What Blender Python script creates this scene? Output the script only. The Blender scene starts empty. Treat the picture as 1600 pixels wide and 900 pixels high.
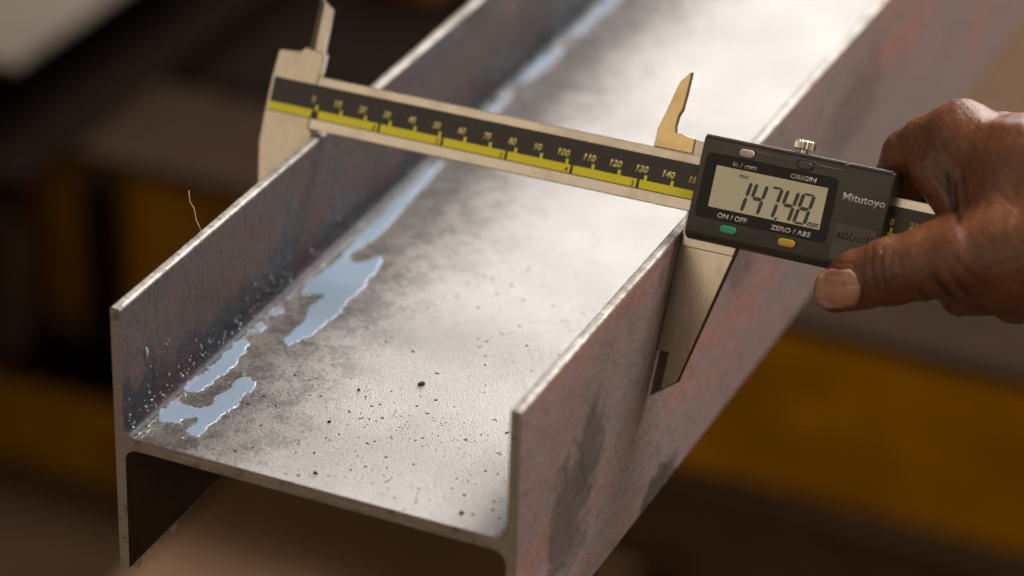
import bpy, bmesh, math, random
import numpy as np
from mathutils import Matrix, Vector
random.seed(7); RNG = np.random.default_rng(7)
SC = bpy.context.scene
COL = SC.collection
K = 0.001                                   # everything below is written in millimetres

# ------------------------------------------------------------------ camera
CAM = dict(loc=(478.9055, -772.1717, 559.7145), yaw=-0.4103, pitch=0.5051, roll=0.030, f=4939.9)
def cam_axes():
    y, p, r = CAM['yaw'], CAM['pitch'], CAM['roll']
    fw = Vector((math.sin(y)*math.cos(p), math.cos(y)*math.cos(p), -math.sin(p)))
    rt = fw.cross(Vector((0, 0, 1))).normalized(); up = rt.cross(fw)
    return math.cos(r)*rt + math.sin(r)*up, -math.sin(r)*rt + math.cos(r)*up, fw
_r, _u, _f = cam_axes()
cd = bpy.data.cameras.new('camera'); cam = bpy.data.objects.new('camera', cd); COL.objects.link(cam)
cam.matrix_world = Matrix(((_r.x, _u.x, -_f.x, CAM['loc'][0]*K), (_r.y, _u.y, -_f.y, CAM['loc'][1]*K),
                           (_r.z, _u.z, -_f.z, CAM['loc'][2]*K), (0, 0, 0, 1)))
cd.sensor_width = 36.0; cd.lens = CAM['f']/1600*36.0
cd.clip_start = 0.01; cd.clip_end = 60
cd.dof.use_dof = True; cd.dof.focus_distance = 1.073; cd.dof.aperture_fstop = 4.7; cd.dof.aperture_blades = 0
SC.camera = cam

# ------------------------------------------------------------------ world, lamps, exposure
w = bpy.data.worlds.new('World'); SC.world = w; w.use_nodes = True
bg = w.node_tree.nodes['Background']; bg.inputs[0].default_value = (0.52, 0.40, 0.29, 1); bg.inputs[1].default_value = 0.34
def area(name, loc, target, sx, sy, power, col):
    l = bpy.data.lights.new(name, 'AREA'); l.shape = 'RECTANGLE'; l.size = sx; l.size_y = sy; l.energy = power; l.color = col
    o = bpy.data.objects.new(name, l); COL.objects.link(o); o.location = loc
    o.rotation_euler = (Vector(target)-Vector(loc)).to_track_quat('-Z', 'Y').to_euler(); return o
area('window_light', (0.30, 4.2, 1.75), (0.07, 0.1, 0), 3.4, 1.25, 160, (1.0, 0.965, 0.935))
area('front_right_fill', (2.6, -2.4, 2.3), (0.1, 0.1, 0), 3.2, 2.2, 16, (1.0, 0.80, 0.58))  # unseen fill lamp added at the front right
area('front_left_fill', (-1.7, -3.1, 1.75), (0.1, 0.1, 0), 4.0, 2.6, 34, (1.0, 0.83, 0.62))  # unseen fill lamp added at the front left, mirrored in the caliper steel
area('roof_light', (1.1, 1.7, 2.7), (0.2, 0.15, 0), 1.5, 1.0, 200, (1.0, 0.95, 0.89))
SC.view_settings.view_transform = 'Standard'; SC.view_settings.look = 'None'
SC.view_settings.exposure = 0.0; SC.view_settings.gamma = 1.0; SC.view_settings.use_curve_mapping = False

# ------------------------------------------------------------------ material helpers
class NT:
    def __init__(self, name):
        self.m = bpy.data.materials.new(name); self.m.use_nodes = True
        self.t = self.m.node_tree; self.b = self.t.nodes['Principled BSDF']
    def n(self, kind, **kw):
        nd = self.t.nodes.new(kind)
        for k, v in kw.items():
            if k in ('operation', 'data_type', 'blend_type', 'feature', 'wave_type', 'bands_direction', 'noise_dimensions', 'clamp', 'interpolation_type'): setattr(nd, k, v)
            else: nd.inputs[k.replace('_', ' ')].default_value = v
        return nd
    def l(self, a, b): self.t.links.new(a, b)
    def coord(self, scale=(1, 1, 1), loc=(0, 0, 0), rot=(0, 0, 0)):
        tc = self.t.nodes.new('ShaderNodeTexCoord'); mp = self.t.nodes.new('ShaderNodeMapping')
        mp.inputs['Scale'].default_value = scale; mp.inputs['Location'].default_value = loc; mp.inputs['Rotation'].default_value = rot
        self.l(tc.outputs['Object'], mp.inputs[0]); return mp.outputs[0]
    def noise(self, vec, scale, detail=4, rough=.55, dist=0):
        nd = self.n('ShaderNodeTexNoise', Scale=scale, Detail=detail, Roughness=rough, Distortion=dist); self.l(vec, nd.inputs['Vector']); return nd.outputs['Fac']
    def ramp(self, fac, a, b, ca=(0, 0, 0, 1), cb=(1, 1, 1, 1)):
        r = self.t.nodes.new('ShaderNodeValToRGB'); r.color_ramp.elements[0].position = a; r.color_ramp.elements[1].position = b
        r.color_ramp.elements[0].color = ca; r.color_ramp.elements[1].color = cb; self.l(fac, r.inputs[0]); return r.outputs[0]
    def mix(self, fac, a, b, mode='MIX'):
        m = self.t.nodes.new('ShaderNodeMix'); m.data_type = 'RGBA'; m.blend_type = mode
        for i, x in ((0, fac), (6, a), (7, b)):
            if isinstance(x, (int, float)): m.inputs[i].default_value = x
            elif isinstance(x, tuple): m.inputs[i].default_value = (*x[:3], 1)
            else: self.l(x, m.inputs[i])
        return m.outputs[2]
    def math(self, op, a, b=0.0, c=None):
        m = self.t.nodes.new('ShaderNodeMath'); m.operation = op
        for i, x in enumerate((a, b, c)):
            if x is None: continue
            if isinstance(x, (int, float)): m.inputs[i].default_value = x
            else: self.l(x, m.inputs[i])
        return m.outputs[0]
    def bump(self, h, dist, strength=1.0, prev=None):
        b = self.n('ShaderNodeBump', Strength=strength, Distance=dist); self.l(h, b.inputs['Height'])
        if prev is not None: self.l(prev, b.inputs['Normal'])
        return b.outputs['Normal']
    def axis(self, i, vec):
        s = self.t.nodes.new('ShaderNodeSeparateXYZ'); self.l(vec, s.inputs[0]); return s.outputs[i]
    def set(self, **kw):
        for k, v in kw.items():
            k = k.replace('_', ' ')
            if hasattr(v, 'links') or isinstance(v, bpy.types.NodeSocket): self.l(v, self.b.inputs[k])
            elif isinstance(v, tuple) and len(v) == 3 and k.endswith('Color'): self.b.inputs[k].default_value = (*v, 1)
            elif k in ('Base Color', 'Coat Tint', 'Specular Tint'): self.b.inputs[k].default_value = (*v[:3], 1)
            else: self.b.inputs[k].default_value = v
        return self.m
def blob(t, vec, centre, rad, soft=1.0):
    """0..1 patch with a ragged rim, at a place of its own on the steel"""
    mp = t.n('ShaderNodeMapping'); t.l(vec, mp.inputs[0])
    mp.inputs['Location'].default_value = [-c/r for c, r in zip(centre, rad)]
    mp.inputs['Scale'].default_value = [1/r for r in rad]
    v = t.n('ShaderNodeVectorMath', operation='LENGTH'); t.l(mp.outputs[0], v.inputs[0])
    return v.outputs['Value']

def simple(name, col, rough=.5, metal=0.0, spec=.5, bump=None, var=0.0, vs=120, coat=0.0):
    t = NT(name); c = t.coord()
    if var:
        nz = t.noise(c, vs, 5); f = t.ramp(nz, .3, .7)
        base = t.mix(f, tuple(x*(1-var) for x in col), tuple(min(1, x*(1+var)) for x in col)); t.set(Base_Color=base)
        rr = t.ramp(nz, .25, .75, (rough*.8,)*3+(1,), (min(1, rough*1.2),)*3+(1,)); t.set(Roughness=rr)
    else: t.set(Base_Color=col, Roughness=rough)
    t.set(Metallic=metal, Specular_IOR_Level=spec, Coat_Weight=coat)
    if bump: t.set(Normal=t.bump(t.noise(c, bump[0], 4), bump[1]))
    return t.m

# --- steel of the beam
def mat_web():
    t = NT('web_steel'); c = t.coord()
    n1 = t.noise(c, 16, 5, .6); n2 = t.noise(c, 300, 3, .6); n3 = t.noise(c, 55, 5, .65, .6)
    base = t.mix(t.ramp(n1, .35, .7), (.30, .29, .285), (.39, .377, .37))
    # mottled oily film beside the left flange (a stain with a ragged rim)
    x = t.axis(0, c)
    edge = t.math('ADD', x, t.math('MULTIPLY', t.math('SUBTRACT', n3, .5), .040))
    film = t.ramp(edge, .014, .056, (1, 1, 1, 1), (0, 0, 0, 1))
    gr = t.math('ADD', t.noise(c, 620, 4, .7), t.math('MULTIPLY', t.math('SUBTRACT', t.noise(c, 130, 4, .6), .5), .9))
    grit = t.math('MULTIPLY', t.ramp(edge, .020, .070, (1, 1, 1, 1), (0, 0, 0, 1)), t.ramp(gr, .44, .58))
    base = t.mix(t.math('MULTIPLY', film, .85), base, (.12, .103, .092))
    # long faint roll marks and brown scuffs
    rl = t.noise(t.coord((160, 3, 1)), 1.0, 4, .6); base = t.mix(t.math('MULTIPLY', t.ramp(rl, .5, .75), .22), base, (.28, .255, .235))
    sc = t.math('MULTIPLY', t.ramp(t.noise(c, 240, 5, .7, 1.2), .60, .68), t.ramp(t.noise(c, 38, 3), .50, .60)); base = t.mix(t.math('MULTIPLY', sc, .75), base, (.12, .085, .07))
    base = t.mix(t.math('MULTIPLY', grit, .8), base, (.06, .054, .05))
    # rust-brown pinprick specks
    vo = t.n('ShaderNodeTexVoronoi', Scale=170.0, Randomness=1.0); t.l(c, vo.inputs['Vector'])
    sp = t.math('MULTIPLY', t.ramp(vo.outputs['Distance'], .10, .16, (1, 1, 1, 1), (0, 0, 0, 1)), t.ramp(t.noise(c, 40, 3), .5, .62))
    base = t.mix(t.math('MULTIPLY', sp, .7), base, (.10, .06, .05))
    rough = t.mix(film, t.ramp(n2, .3, .75, (.44,)*3+(1,), (.52,)*3+(1,)), (.30, .30, .30))
    nb = t.bump(t.noise(c, 2000, 3, .6), .00025, .9)
    nb = t.bump(t.noise(c, 800, 2, .5), .00015, .3, nb)
    return t.set(Base_Color=base, Roughness=rough, Metallic=.82, Normal=nb)
def mat_flange_inner():
    t = NT('wet_dark_steel'); c = t.coord()
    n1 = t.noise(c, 24, 7, .68, .5); n2 = t.noise(t.coord((1, .6, 1.4), (3, 1, 0)), 30, 7, .7, .6); n3 = t.noise(c, 520, 4, .65)
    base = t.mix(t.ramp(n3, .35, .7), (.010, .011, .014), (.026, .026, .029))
    base = t.mix(t.math('MULTIPLY', t.ramp(n2, .50, .56), .8), base, (.050, .021, .020))
    z = t.axis(2, c); zz = t.math('ADD', z, t.math('MULTIPLY', t.math('SUBTRACT', n1, .5), .10))
    dry = t.ramp(zz, .021, .026)                       # wetted up to a ragged tide line
    dry = t.math('MULTIPLY', dry, t.ramp(n1, .44, .50))
    rag = t.math('MULTIPLY', t.math('SUBTRACT', t.noise(c, 75, 8, .70, .5), .5), 1.6)
    for cen, rad in (((.0037, .064, .036), (.05, .024, .010)), ((.0037, .100, .030), (.05, .018, .012)), ((.0037, .010, .022), (.05, .006, .007)), ((.0037, .135, .036), (.05, .016, .009)), ((.0037, .27, .030), (.05, .05, .012))):
        m = t.ramp(t.math('ADD', blob(t, c, cen, rad), rag), .80, .92, (1, 1, 1, 1), (0, 0, 0, 1)); dry = t.math('MAXIMUM', t.math('MULTIPLY', dry, .9), m)
    base = t.mix(t.math('MULTIPLY', dry, .8), base, t.mix(t.ramp(n3, .4, .65), (.125, .096, .094), (.085, .064, .062)))
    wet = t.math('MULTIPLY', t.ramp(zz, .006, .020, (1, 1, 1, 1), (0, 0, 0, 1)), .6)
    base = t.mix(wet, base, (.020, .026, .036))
    rough = t.mix(dry, t.ramp(n1, .35, .65, (.22,)*3+(1,), (.40,)*3+(1,)), (.62, .62, .62))
    return t.set(Base_Color=base, Roughness=rough, Metallic=.1, Specular_IOR_Level=.13, Normal=t.bump(n3, .00035, .7, t.bump(t.noise(c, 150, 4, .6), .0009, .5)))
def mat_flange_outer():
    t = NT('primed_mill_scale'); c = t.coord()
    cs = t.coord((1, .36, 1.3), (0, 0, .3)); n1 = t.noise(cs, 26, 8, .70, .4); n2 = t.noise(t.coord((1, .35, 1.2), (2, 0, 0)), 34, 6, .62, .5); n3 = t.noise(c, 480, 4, .7)
    base = t.mix(t.ramp(n1, .36, .62), (.225, .195, .19), (.30, .195, .18))
    base = t.mix(t.math('MULTIPLY', t.ramp(n1, .53, .66), .6), base, (.38, .155, .125))
    base = t.mix(t.math('MULTIPLY', t.ramp(n2, .55, .68), .4), base, (.14, .12, .115))
    fine = t.noise(t.coord((1, .6, 1)), 210, 6, .72, .6); base = t.mix(t.math('MULTIPLY', t.ramp(fine, .48, .66), .5), base, (.13, .09, .08))
    # dark ragged patches that sit near the sawn end
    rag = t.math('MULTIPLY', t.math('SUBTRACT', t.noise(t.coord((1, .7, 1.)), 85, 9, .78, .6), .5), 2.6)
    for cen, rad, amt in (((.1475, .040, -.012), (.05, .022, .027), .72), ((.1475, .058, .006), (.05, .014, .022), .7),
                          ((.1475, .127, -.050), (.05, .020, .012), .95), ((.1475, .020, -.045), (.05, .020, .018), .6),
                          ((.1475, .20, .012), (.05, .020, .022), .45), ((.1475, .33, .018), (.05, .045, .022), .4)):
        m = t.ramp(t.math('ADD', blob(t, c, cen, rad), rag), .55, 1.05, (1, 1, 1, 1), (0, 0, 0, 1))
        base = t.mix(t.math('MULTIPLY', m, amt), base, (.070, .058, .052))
    # reddish weathered lip just under the top edge
    z = t.axis(2, c)
    return t.set(Base_Color=base, Roughness=t.ramp(n2, .3, .7, (.50,)*3+(1,), (.66,)*3+(1,)), Metallic=.25,
                 Normal=t.bump(n3, .00035, .7, t.bump(n2, .0008, .3)))
def mat_saw():
    t = NT('sawn_end_steel'); c = t.coord((1, 1, 1))
    n = t.noise(t.coord((60, 60, 1400)), 1.0, 4, .6); n2 = t.noise(t.coord((1400, 60, 200)), 1.0, 3)
    base = t.mix(t.ramp(n, .3, .7), (.34, .31, .275), (.60, .555, .50))
    base = t.mix(t.math('MULTIPLY', t.ramp(t.noise(c, 180, 4), .55, .7), .6), base, (.14, .105, .08))
    return t.set(Base_Color=base, Roughness=.42, Metallic=.75, Normal=t.bump(n, .00025, .8, t.bump(n2, .0001, .3)))
def mat_lip():
    t = NT('pitted_bright_edge'); c = t.coord()
    n = t.noise(c, 480, 4, .6); n2 = t.noise(c, 70, 4)
    base = t.mix(t.ramp(n2, .4, .65), (.28, .26, .24), (.44, .41, .385))
    base = t.mix(t.math('MULTIPLY', t.ramp(n, .48, .62), .6), base, (.12, .10, .09))
    return t.set(Base_Color=base, Roughness=.52, Metallic=.5, Normal=t.bump(n, .0004, .8))
M = {}
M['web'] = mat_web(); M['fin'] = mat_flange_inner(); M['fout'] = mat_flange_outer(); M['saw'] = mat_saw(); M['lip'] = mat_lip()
M['under'] = simple('dark_steel', (.055, .042, .036), .5, .5, bump=(160, .0008), var=.35, vs=60)  # plain dark steel for the faces below the web

# ------------------------------------------------------------------ mesh helpers
def link(name, verts, faces, mats, parent=None, smooth=False, midx=None, sharp=None):
    me = bpy.data.meshes.new(name)
    me.from_pydata([tuple(float(a)*K for a in v) for v in verts], [], [tuple(int(i) for i in f) for f in faces])
    if not isinstance(mats, (list, tuple)): mats = [mats]
    for m in mats: me.materials.append(m)
    if midx is not None: me.polygons.foreach_set('material_index', list(midx))
    if smooth: me.polygons.foreach_set('use_smooth', [True]*len(me.polygons))
    me.validate(); me.update()
    if smooth and sharp is not None: me.set_sharp_from_angle(angle=math.radians(sharp))
    o = bpy.data.objects.new(name, me); COL.objects.link(o)
    if parent is not None: o.parent = parent
    return o
def from_bm(name, bm, mats, parent=None, smooth=False, sharp=None):
    bmesh.ops.recalc_face_normals(bm, faces=bm.faces)
    me = bpy.data.meshes.new(name); bm.to_mesh(me); bm.free()
    if not isinstance(mats, (list, tuple)): mats = [mats]
    for m in mats: me.materials.append(m)
    if smooth: me.polygons.foreach_set('use_smooth', [True]*len(me.polygons))
    if smooth and sharp is not None: me.set_sharp_from_angle(angle=math.radians(sharp))
    o = bpy.data.objects.new(name, me); COL.objects.link(o)
    if parent is not None: o.parent = parent
    return o
def tag(o, label=None, cat=None, group=None, kind=None):
    for k, v in (('label', label), ('category', cat), ('group', group), ('kind', kind)):
        if v: o[k] = v
    return o
def empty(name, mat=None):
    o = bpy.data.objects.new(name, None); COL.objects.link(o); o.empty_display_size = .02
    if mat is not None: o.matrix_world = mat
    return o
def prism_bm(poly, n0, n1, bevel=.0, seg=2, axis='n', only=None):
    """polygon in the first two axes, pushed out along the third"""
    bm = bmesh.new()
    conv = {'n': lambda a, b, c: (a, b, c), 's': lambda a, b, c: (c, a, b), 'y': lambda a, b, c: (a, c, b)}[axis]
    lo = [bm.verts.new([x*K for x in conv(a, b, n0)]) for a, b in poly]
    hi = [bm.verts.new([x*K for x in conv(a, b, n1)]) for a, b in poly]
    bm.faces.new(lo[::-1]); bm.faces.new(hi); k = len(poly)
    for i in range(k): bm.faces.new((lo[i], lo[(i+1) % k], hi[(i+1) % k], hi[i]))
    bmesh.ops.recalc_face_normals(bm, faces=bm.faces)
    if bevel:
        es = [e for e in bm.edges if len(e.link_faces) == 2 and e.calc_face_angle(0) > math.radians(25)]
        bmesh.ops.bevel(bm, geom=es, offset=bevel*K, segments=seg, profile=.5, affect='EDGES', clamp_overlap=True)
    return bm
def rrect(s0, s1, t0, t1, r, k=6):
    out = []
    for cx, cy, a0 in ((s1-r, t1-r, 0), (s0+r, t1-r, 90), (s0+r, t0+r, 180), (s1-r, t0+r, 270)):
        for i in range(k+1):
            a = math.radians(a0+90*i/k); out.append((cx+r*math.cos(a), cy+r*math.sin(a)))
    return out
def prism(name, poly, n0, n1, mat, parent=None, bevel=.0, seg=2, axis='n', smooth=True):
    return from_bm(name, prism_bm(poly, n0, n1, bevel, seg, axis), mat, parent, smooth and seg > 2, 32)
def text(name, body, mat, parent, s0, s1, t0, t1, n, shear=0.0, bold=0.0, thick=.04):
    cu = bpy.data.curves.new(name, 'FONT'); cu.body = body; cu.size = 1.0; cu.shear = shear; cu.offset = bold; cu.resolution_u = 3; cu.fill_mode = 'BOTH'
    tmp = bpy.data.objects.new(name, cu); COL.objects.link(tmp)
    dg = bpy.context.evaluated_depsgraph_get(); me = bpy.data.meshes.new_from_object(tmp.evaluated_get(dg))
    bpy.data.objects.remove(tmp); bpy.data.curves.remove(cu)
    co = np.array([v.co[:] for v in me.vertices]); lo, hi = co.min(0), co.max(0)
    co[:, 0] = (s0 + (co[:, 0]-lo[0])/(hi[0]-lo[0])*(s1-s0))*K
    co[:, 1] = (t0 + (co[:, 1]-lo[1])/(hi[1]-lo[1])*(t1-t0))*K
    co[:, 2] = n*K
    me.vertices.foreach_set('co', co.ravel()); me.name = name
    bm = bmesh.new(); bm.from_mesh(me)
    bmesh.ops.recalc_face_normals(bm, faces=bm.faces)
    ex = bmesh.ops.extrude_face_region(bm, geom=bm.faces[:]); vs = [g for g in ex['geom'] if isinstance(g, bmesh.types.BMVert)]
    bmesh.ops.translate(bm, verts=vs, vec=(0, 0, thick*K))
    bpy.data.meshes.remove(me)
    return from_bm(name, bm, mat, parent)
def tube(path, radii, k=8, cap=True):
    V, F = [], []; P = [Vector(p) for p in path]
    for i, p in enumerate(P):
        d = (P[min(i+1, len(P)-1)]-P[max(i-1, 0)]).normalized()
        a = d.cross(Vector((0.31, 0.2, 0.93))).normalized(); b = d.cross(a)
        for j in range(k):
            q = p + radii[i]*(math.cos(2*math.pi*j/k)*a + math.sin(2*math.pi*j/k)*b); V.append(q[:])
    for i in range(len(P)-1):
        for j in range(k): F.append((i*k+j, i*k+(j+1) % k, (i+1)*k+(j+1) % k, (i+1)*k+j))
    if cap: F.append(tuple(range(k))[::-1]); F.append(tuple((len(P)-1)*k+j for j in range(k)))
    return V, F
def surface_nets(f, org, h):
    """mesh of f=0 on a regular grid (f<0 inside)"""
    nx, ny, nz = f.shape; ins = f < 0
    c = ins[:-1, :-1, :-1].astype(np.int8); cnt = np.zeros_like(c)
    corners = [(i, j, k) for i in (0, 1) for j in (0, 1) for k in (0, 1)]
    sub = lambda a, q: a[q[0]:nx-1+q[0], q[1]:ny-1+q[1], q[2]:nz-1+q[2]]
    for q in corners: cnt = cnt + sub(ins, q).astype(np.int8)
    cnt = cnt - 0*c
    act = (cnt > 0) & (cnt < 8); idx = -np.ones(act.shape, int); cells = np.argwhere(act); idx[act] = np.arange(len(cells))
    acc = np.zeros((len(cells), 3)); num = np.zeros(len(cells))
    for a in corners:
        for ax in range(3):
            if a[ax]: continue
            b = list(a); b[ax] = 1
            fa = sub(f, a)[act]; fb = sub(f, b)[act]; m = (fa < 0) != (fb < 0)
            t = np.where(m, fa/np.where(m, fa-fb, 1), 0)
            p = np.tile(np.array(a, float), (len(cells), 1)); p[:, ax] += t
            acc[m] += p[m]; num[m] += 1
    V = (cells + acc/num[:, None])*h + org
    Q = []
    for ax in range(3):
        o1, o2 = [(1, 2), (2, 0), (0, 1)][ax]
        A = ins; s0 = [slice(None)]*3; s1 = [slice(None)]*3; s0[ax] = slice(0, -1); s1[ax] = slice(1, None)
        ch = A[tuple(s0)] != A[tuple(s1)]; flip = A[tuple(s0)]
        e = np.argwhere(ch)
        ok = (e[:, o1] > 0) & (e[:, o2] > 0) & (e[:, o1] < f.shape[o1]-1) & (e[:, o2] < f.shape[o2]-1); e = e[ok]
        fl = flip[tuple(e.T)]
        def g(d1, d2):
            q = e.copy(); q[:, o1] -= d1; q[:, o2] -= d2; return idx[tuple(q.T)]
        q = np.stack([g(1, 1), g(0, 1), g(0, 0), g(1, 0)], 1)
        q[~fl] = q[~fl][:, ::-1]
        Q.append(q)
    return V, np.concatenate(Q)

# ------------------------------------------------------------------ the steel beam
HB, TF, TW, BX, LEN = 102.1/2, 3.7, 4.66, 147.5, 1000.0
ST = np.concatenate([np.arange(0, 160, 1.6), np.arange(160, 420, 6), np.linspace(420, LEN, 12)])
beam = empty('steel_beam'); tag(beam, 'sawn grey steel H-section beam spanned by the caliper', 'steel beam')
def loft(name, prof, pm, mats, rough, parent, closed=True, end_mat=None, endcap=None):
    """profile (x,z) swept along y; every station shaken a little as rolled steel is"""
    k = len(prof); V = []; F = []; MI = []
    low = np.cumsum(RNG.normal(0, .02, len(ST))); low -= np.linspace(low[0], low[-1], len(ST))
    for i, y in enumerate(ST):
        for j, (x, z) in enumerate(prof):
            a = rough[j]
            dx, dz = RNG.normal(0, a, 2)
            V.append((x+dx*.35 + (low[i]*.12 if a else 0), y + (RNG.normal(0, .05) if i == 0 else 0), z+dz+(low[i]*.25 if a > .02 else 0)))
    n = k if closed else k-1
    for i in range(len(ST)-1):
        for j in range(n):
            a = i*k+j; b = i*k+(j+1) % k
            F.append((a, a+k, b+k, b)); MI.append(pm[j])
    if endcap:
        for f in endcap(0): F.append(f); MI.append(end_mat)
        for f in endcap((len(ST)-1)*k): F.append(tuple(f[::-1])); MI.append(end_mat)
    return link(name, V, F, mats, parent, True, MI, 38)
def flange(x0, x1, inner_right, parent):
    # anticlockwise seen from the sawn end; rounded rolled lips
    r = .9; P, pm, rg = [], [], []
    def add(x, z, m, g): P.append((x, z)); pm.append(m); rg.append(g)
    side_in = 1 if inner_right else 2; side_out = 2 if inner_right else 1; r_in = inner_right
    add(x0, -HB+r, side_out, .0); add(x0, -HB+r+.8, side_out, 0); add(x0, TW/2-20, side_out, .0); add(x0, 10, side_out, 0); add(x0, HB-r-.8, side_out, 0); add(x0, HB-r, 0, .05)
    for a in (150, 120, 90): add(x0+r+r*math.cos(math.radians(a)), HB-r+r*math.sin(math.radians(a)), 0, .06)
    for a in (90, 60, 30): add(x1-r+r*math.cos(math.radians(a)), HB-r+r*math.sin(math.radians(a)), 0, .06)
    add(x1, HB-r, side_in, .04); add(x1, HB-r-.8, side_in, 0)
    add(x1, 12, side_in, 0)
    add(x1, 0, 4 if inner_right else side_in, 0)      # below the web the inner face takes the dark steel
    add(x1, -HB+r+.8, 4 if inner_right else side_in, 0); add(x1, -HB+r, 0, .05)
    for a in (0, -30, -60, -90): add(x1-r+r*math.cos(math.radians(a)), -HB+r+r*math.sin(math.radians(a)), 0, .05)
    for a in (-90, -120, -150): add(x0+r+r*math.cos(math.radians(a)), -HB+r+r*math.sin(math.radians(a)), 0, .05)
    k = len(P)
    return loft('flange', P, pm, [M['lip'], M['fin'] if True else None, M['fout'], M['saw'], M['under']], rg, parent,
                end_mat=3, endcap=lambda o: [tuple(range(o, o+k))])
fl_l = flange(0, TF, True, beam); tag(fl_l, 'upright left flange, dark and wet inside')
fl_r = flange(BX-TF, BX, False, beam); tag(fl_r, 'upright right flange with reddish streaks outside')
def web(parent):
    P, pm, rg = [], [], []
    xl, xr, r = TF, BX-TF, 4.6
    def add(x, z, m, g): P.append((x, z)); pm.append(m); rg.append(g)
    # upper surface, left to right, then lower surface back
    for i in range(7):
        a = math.radians(180+90*i/6); add(xl+r+r*math.cos(a), TW/2+r+r*math.sin(a), 3 if i < 5 else 0, .03 if 0 < i < 6 else 0)
    for i in range(1, 10): add(xl+r+(xr-xl-2*r)*i/10, TW/2, 0, .0)
    for i in range(7):
        a = math.radians(270+90*i/6); add(xr-r+r*math.cos(a), TW/2+r+r*math.sin(a), 0, .03 if 0 < i < 6 else 0)
    nu = len(P)
    for i in range(7):
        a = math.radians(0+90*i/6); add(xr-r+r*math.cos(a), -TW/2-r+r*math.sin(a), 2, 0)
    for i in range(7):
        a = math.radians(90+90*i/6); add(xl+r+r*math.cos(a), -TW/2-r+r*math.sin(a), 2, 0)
    k = len(P); pm[nu-1] = 0
    def cap(o):
        lo = [o+j for j in range(nu, k)]
        up = [o+j for j in range(nu)]
        # strip of quads between upper (left..right) and lower (right..left)
        low = lo[::-1]; out = []
        m = len(up); q = len(low)
        i = j = 0
        while i < m-1 or j < q-1:
            if j >= q-1 or (i < m-1 and P[up[i+1]-o][0] <= P[low[j+1]-o][0]): out.append((up[i], up[i+1], low[j])); i += 1
            else: out.append((up[i], low[j+1], low[j])); j += 1
        return out
    V_obj = loft('web', P, pm, [M['web'], M['saw'], M['under'], M['fin']], rg, parent, end_mat=1, endcap=cap)
    return V_obj
wb = web(beam); tag(wb, 'speckled bright web plate between the two flanges')

# ------------------------------------------------------------------ coolant, swarf, fibre
def mat_milk():
    t = NT('milky_coolant')
    return t.set(Base_Color=(.185, .24, .315), Roughness=.09, Specular_IOR_Level=.5, Subsurface_Weight=.35, Subsurface_Radius=(.002, .003, .004), Subsurface_Scale=1.0)
M['milk'] = mat_milk()
def mat_drop():
    t = NT('clear_coolant'); return t.set(Base_Color=(.80, .80, .80), Roughness=.04, Transmission_Weight=.85, IOR=1.34)
M['drop'] = mat_drop()
def chaikin(P, it=2):
    P = np.array(P, float)
    for _ in range(it):
        N = np.roll(P, -1, 0); P = np.stack([.75*P+.25*N, .25*P+.75*N], 1).reshape(-1, 2)
    return P
def poly_sdf(X, Y, P):
    d = np.full(X.shape, 1e9); ins = np.zeros(X.shape, bool); N = np.roll(P, -1, 0)
    for (ax, ay), (bx, by) in zip(P, N):
        ex, ey = bx-ax, by-ay; L = ex*ex+ey*ey+1e-12
        t = np.clip(((X-ax)*ex+(Y-ay)*ey)/L, 0, 1); d = np.minimum(d, (X-ax-t*ex)**2+(Y-ay-t*ey)**2)
        c = ((ay > Y) != (by > Y)) & (X < (bx-ax)*(Y-ay)/(by-ay+1e-12)+ax); ins ^= c
    d = np.sqrt(d); return np.where(ins, d, -d)
def puddle(poly, label, h=.40, top=.36):
    P = chaikin(poly, 1); rnd = RNG.normal(0, .22, P.shape); P = P + rnd; P = chaikin(P, 1)
    lo = P.min(0)-1.5; hi = P.max(0)+1.5
    x = np.arange(lo[0], hi[0], h); y = np.arange(lo[1], hi[1], h); z = np.arange(-.6, top+.9, .15)
    X, Y = np.meshgrid(x, y, indexing='ij'); d = poly_sdf(X, Y, P) - .25
    d = d + .55*np.sin(X*.9+2*np.sin(Y*.31))*np.sin(Y*.42+X*.3) + .34*np.sin(X*1.9+1.7*np.sin(Y*.8))*np.sin(Y*1.6+X*.7) + .24*np.sin(X*3.7+Y*1.3)*np.sin(Y*3.1-X*.9+1)
    Rr = 1.3; q = np.clip(d/Rr, -1, 1)
    hh = np.where(d > 0, top*np.sqrt(np.clip(1-(1-q)**2, 0, 1)), d*1.5)
    f = z[None, None, :] - hh[:, :, None]
    # the liquid's skin, with z squeezed so that grid steps stay equal
    V, Q = surface_nets(f, np.zeros(3), 1.0)
    V = np.stack([lo[0]+V[:, 0]*h, lo[1]+V[:, 1]*h, -.6+V[:, 2]*.15], 1)
    keep = V[:, 2] > -.35
    Q = Q[keep[Q].all(1)]
    V[:, 2] += TW/2
    # climb the fillet beside the flange
    xx = TF+4.6 - V[:, 0]; V[:, 2] += np.where(xx > 0, 4.6-np.sqrt(np.clip(4.6**2-np.clip(xx, 0, 4.5)**2, 0, None)), 0)
    used = np.unique(Q); mp = -np.ones(len(V), int); mp[used] = np.arange(len(used))
    o = link('coolant_puddle', V[used], mp[Q], M['milk'], None, True)
    return tag(o, label, 'puddle', 'puddles of milky coolant on the web')
PA = [(6.6, 14.5), (6.0, 22.5), (6.7, 28.2), (10.0, 27.9), (15.1, 26.8), (18.6, 27.5), (19.3, 31.8), (17.4, 37.6), (20.1, 41.5), (17.8, 48.9), (18.8, 52.0), (21.8, 53.8), (26.5, 50.7), (27.8, 45.3), (26.5, 39.6), (28.0, 32.0), (26.4, 27.0), (26.8, 21.4), (25.5, 16.7), (26.7, 10.7), (23.8, 8.8), (20.7, 10.2), (19.7, 14.6), (20.3, 19.0), (18.6, 20.5), (16.2, 18.5), (15.6, 14.9), (12.0, 13.6), (8.7, 13.1)]
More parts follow.
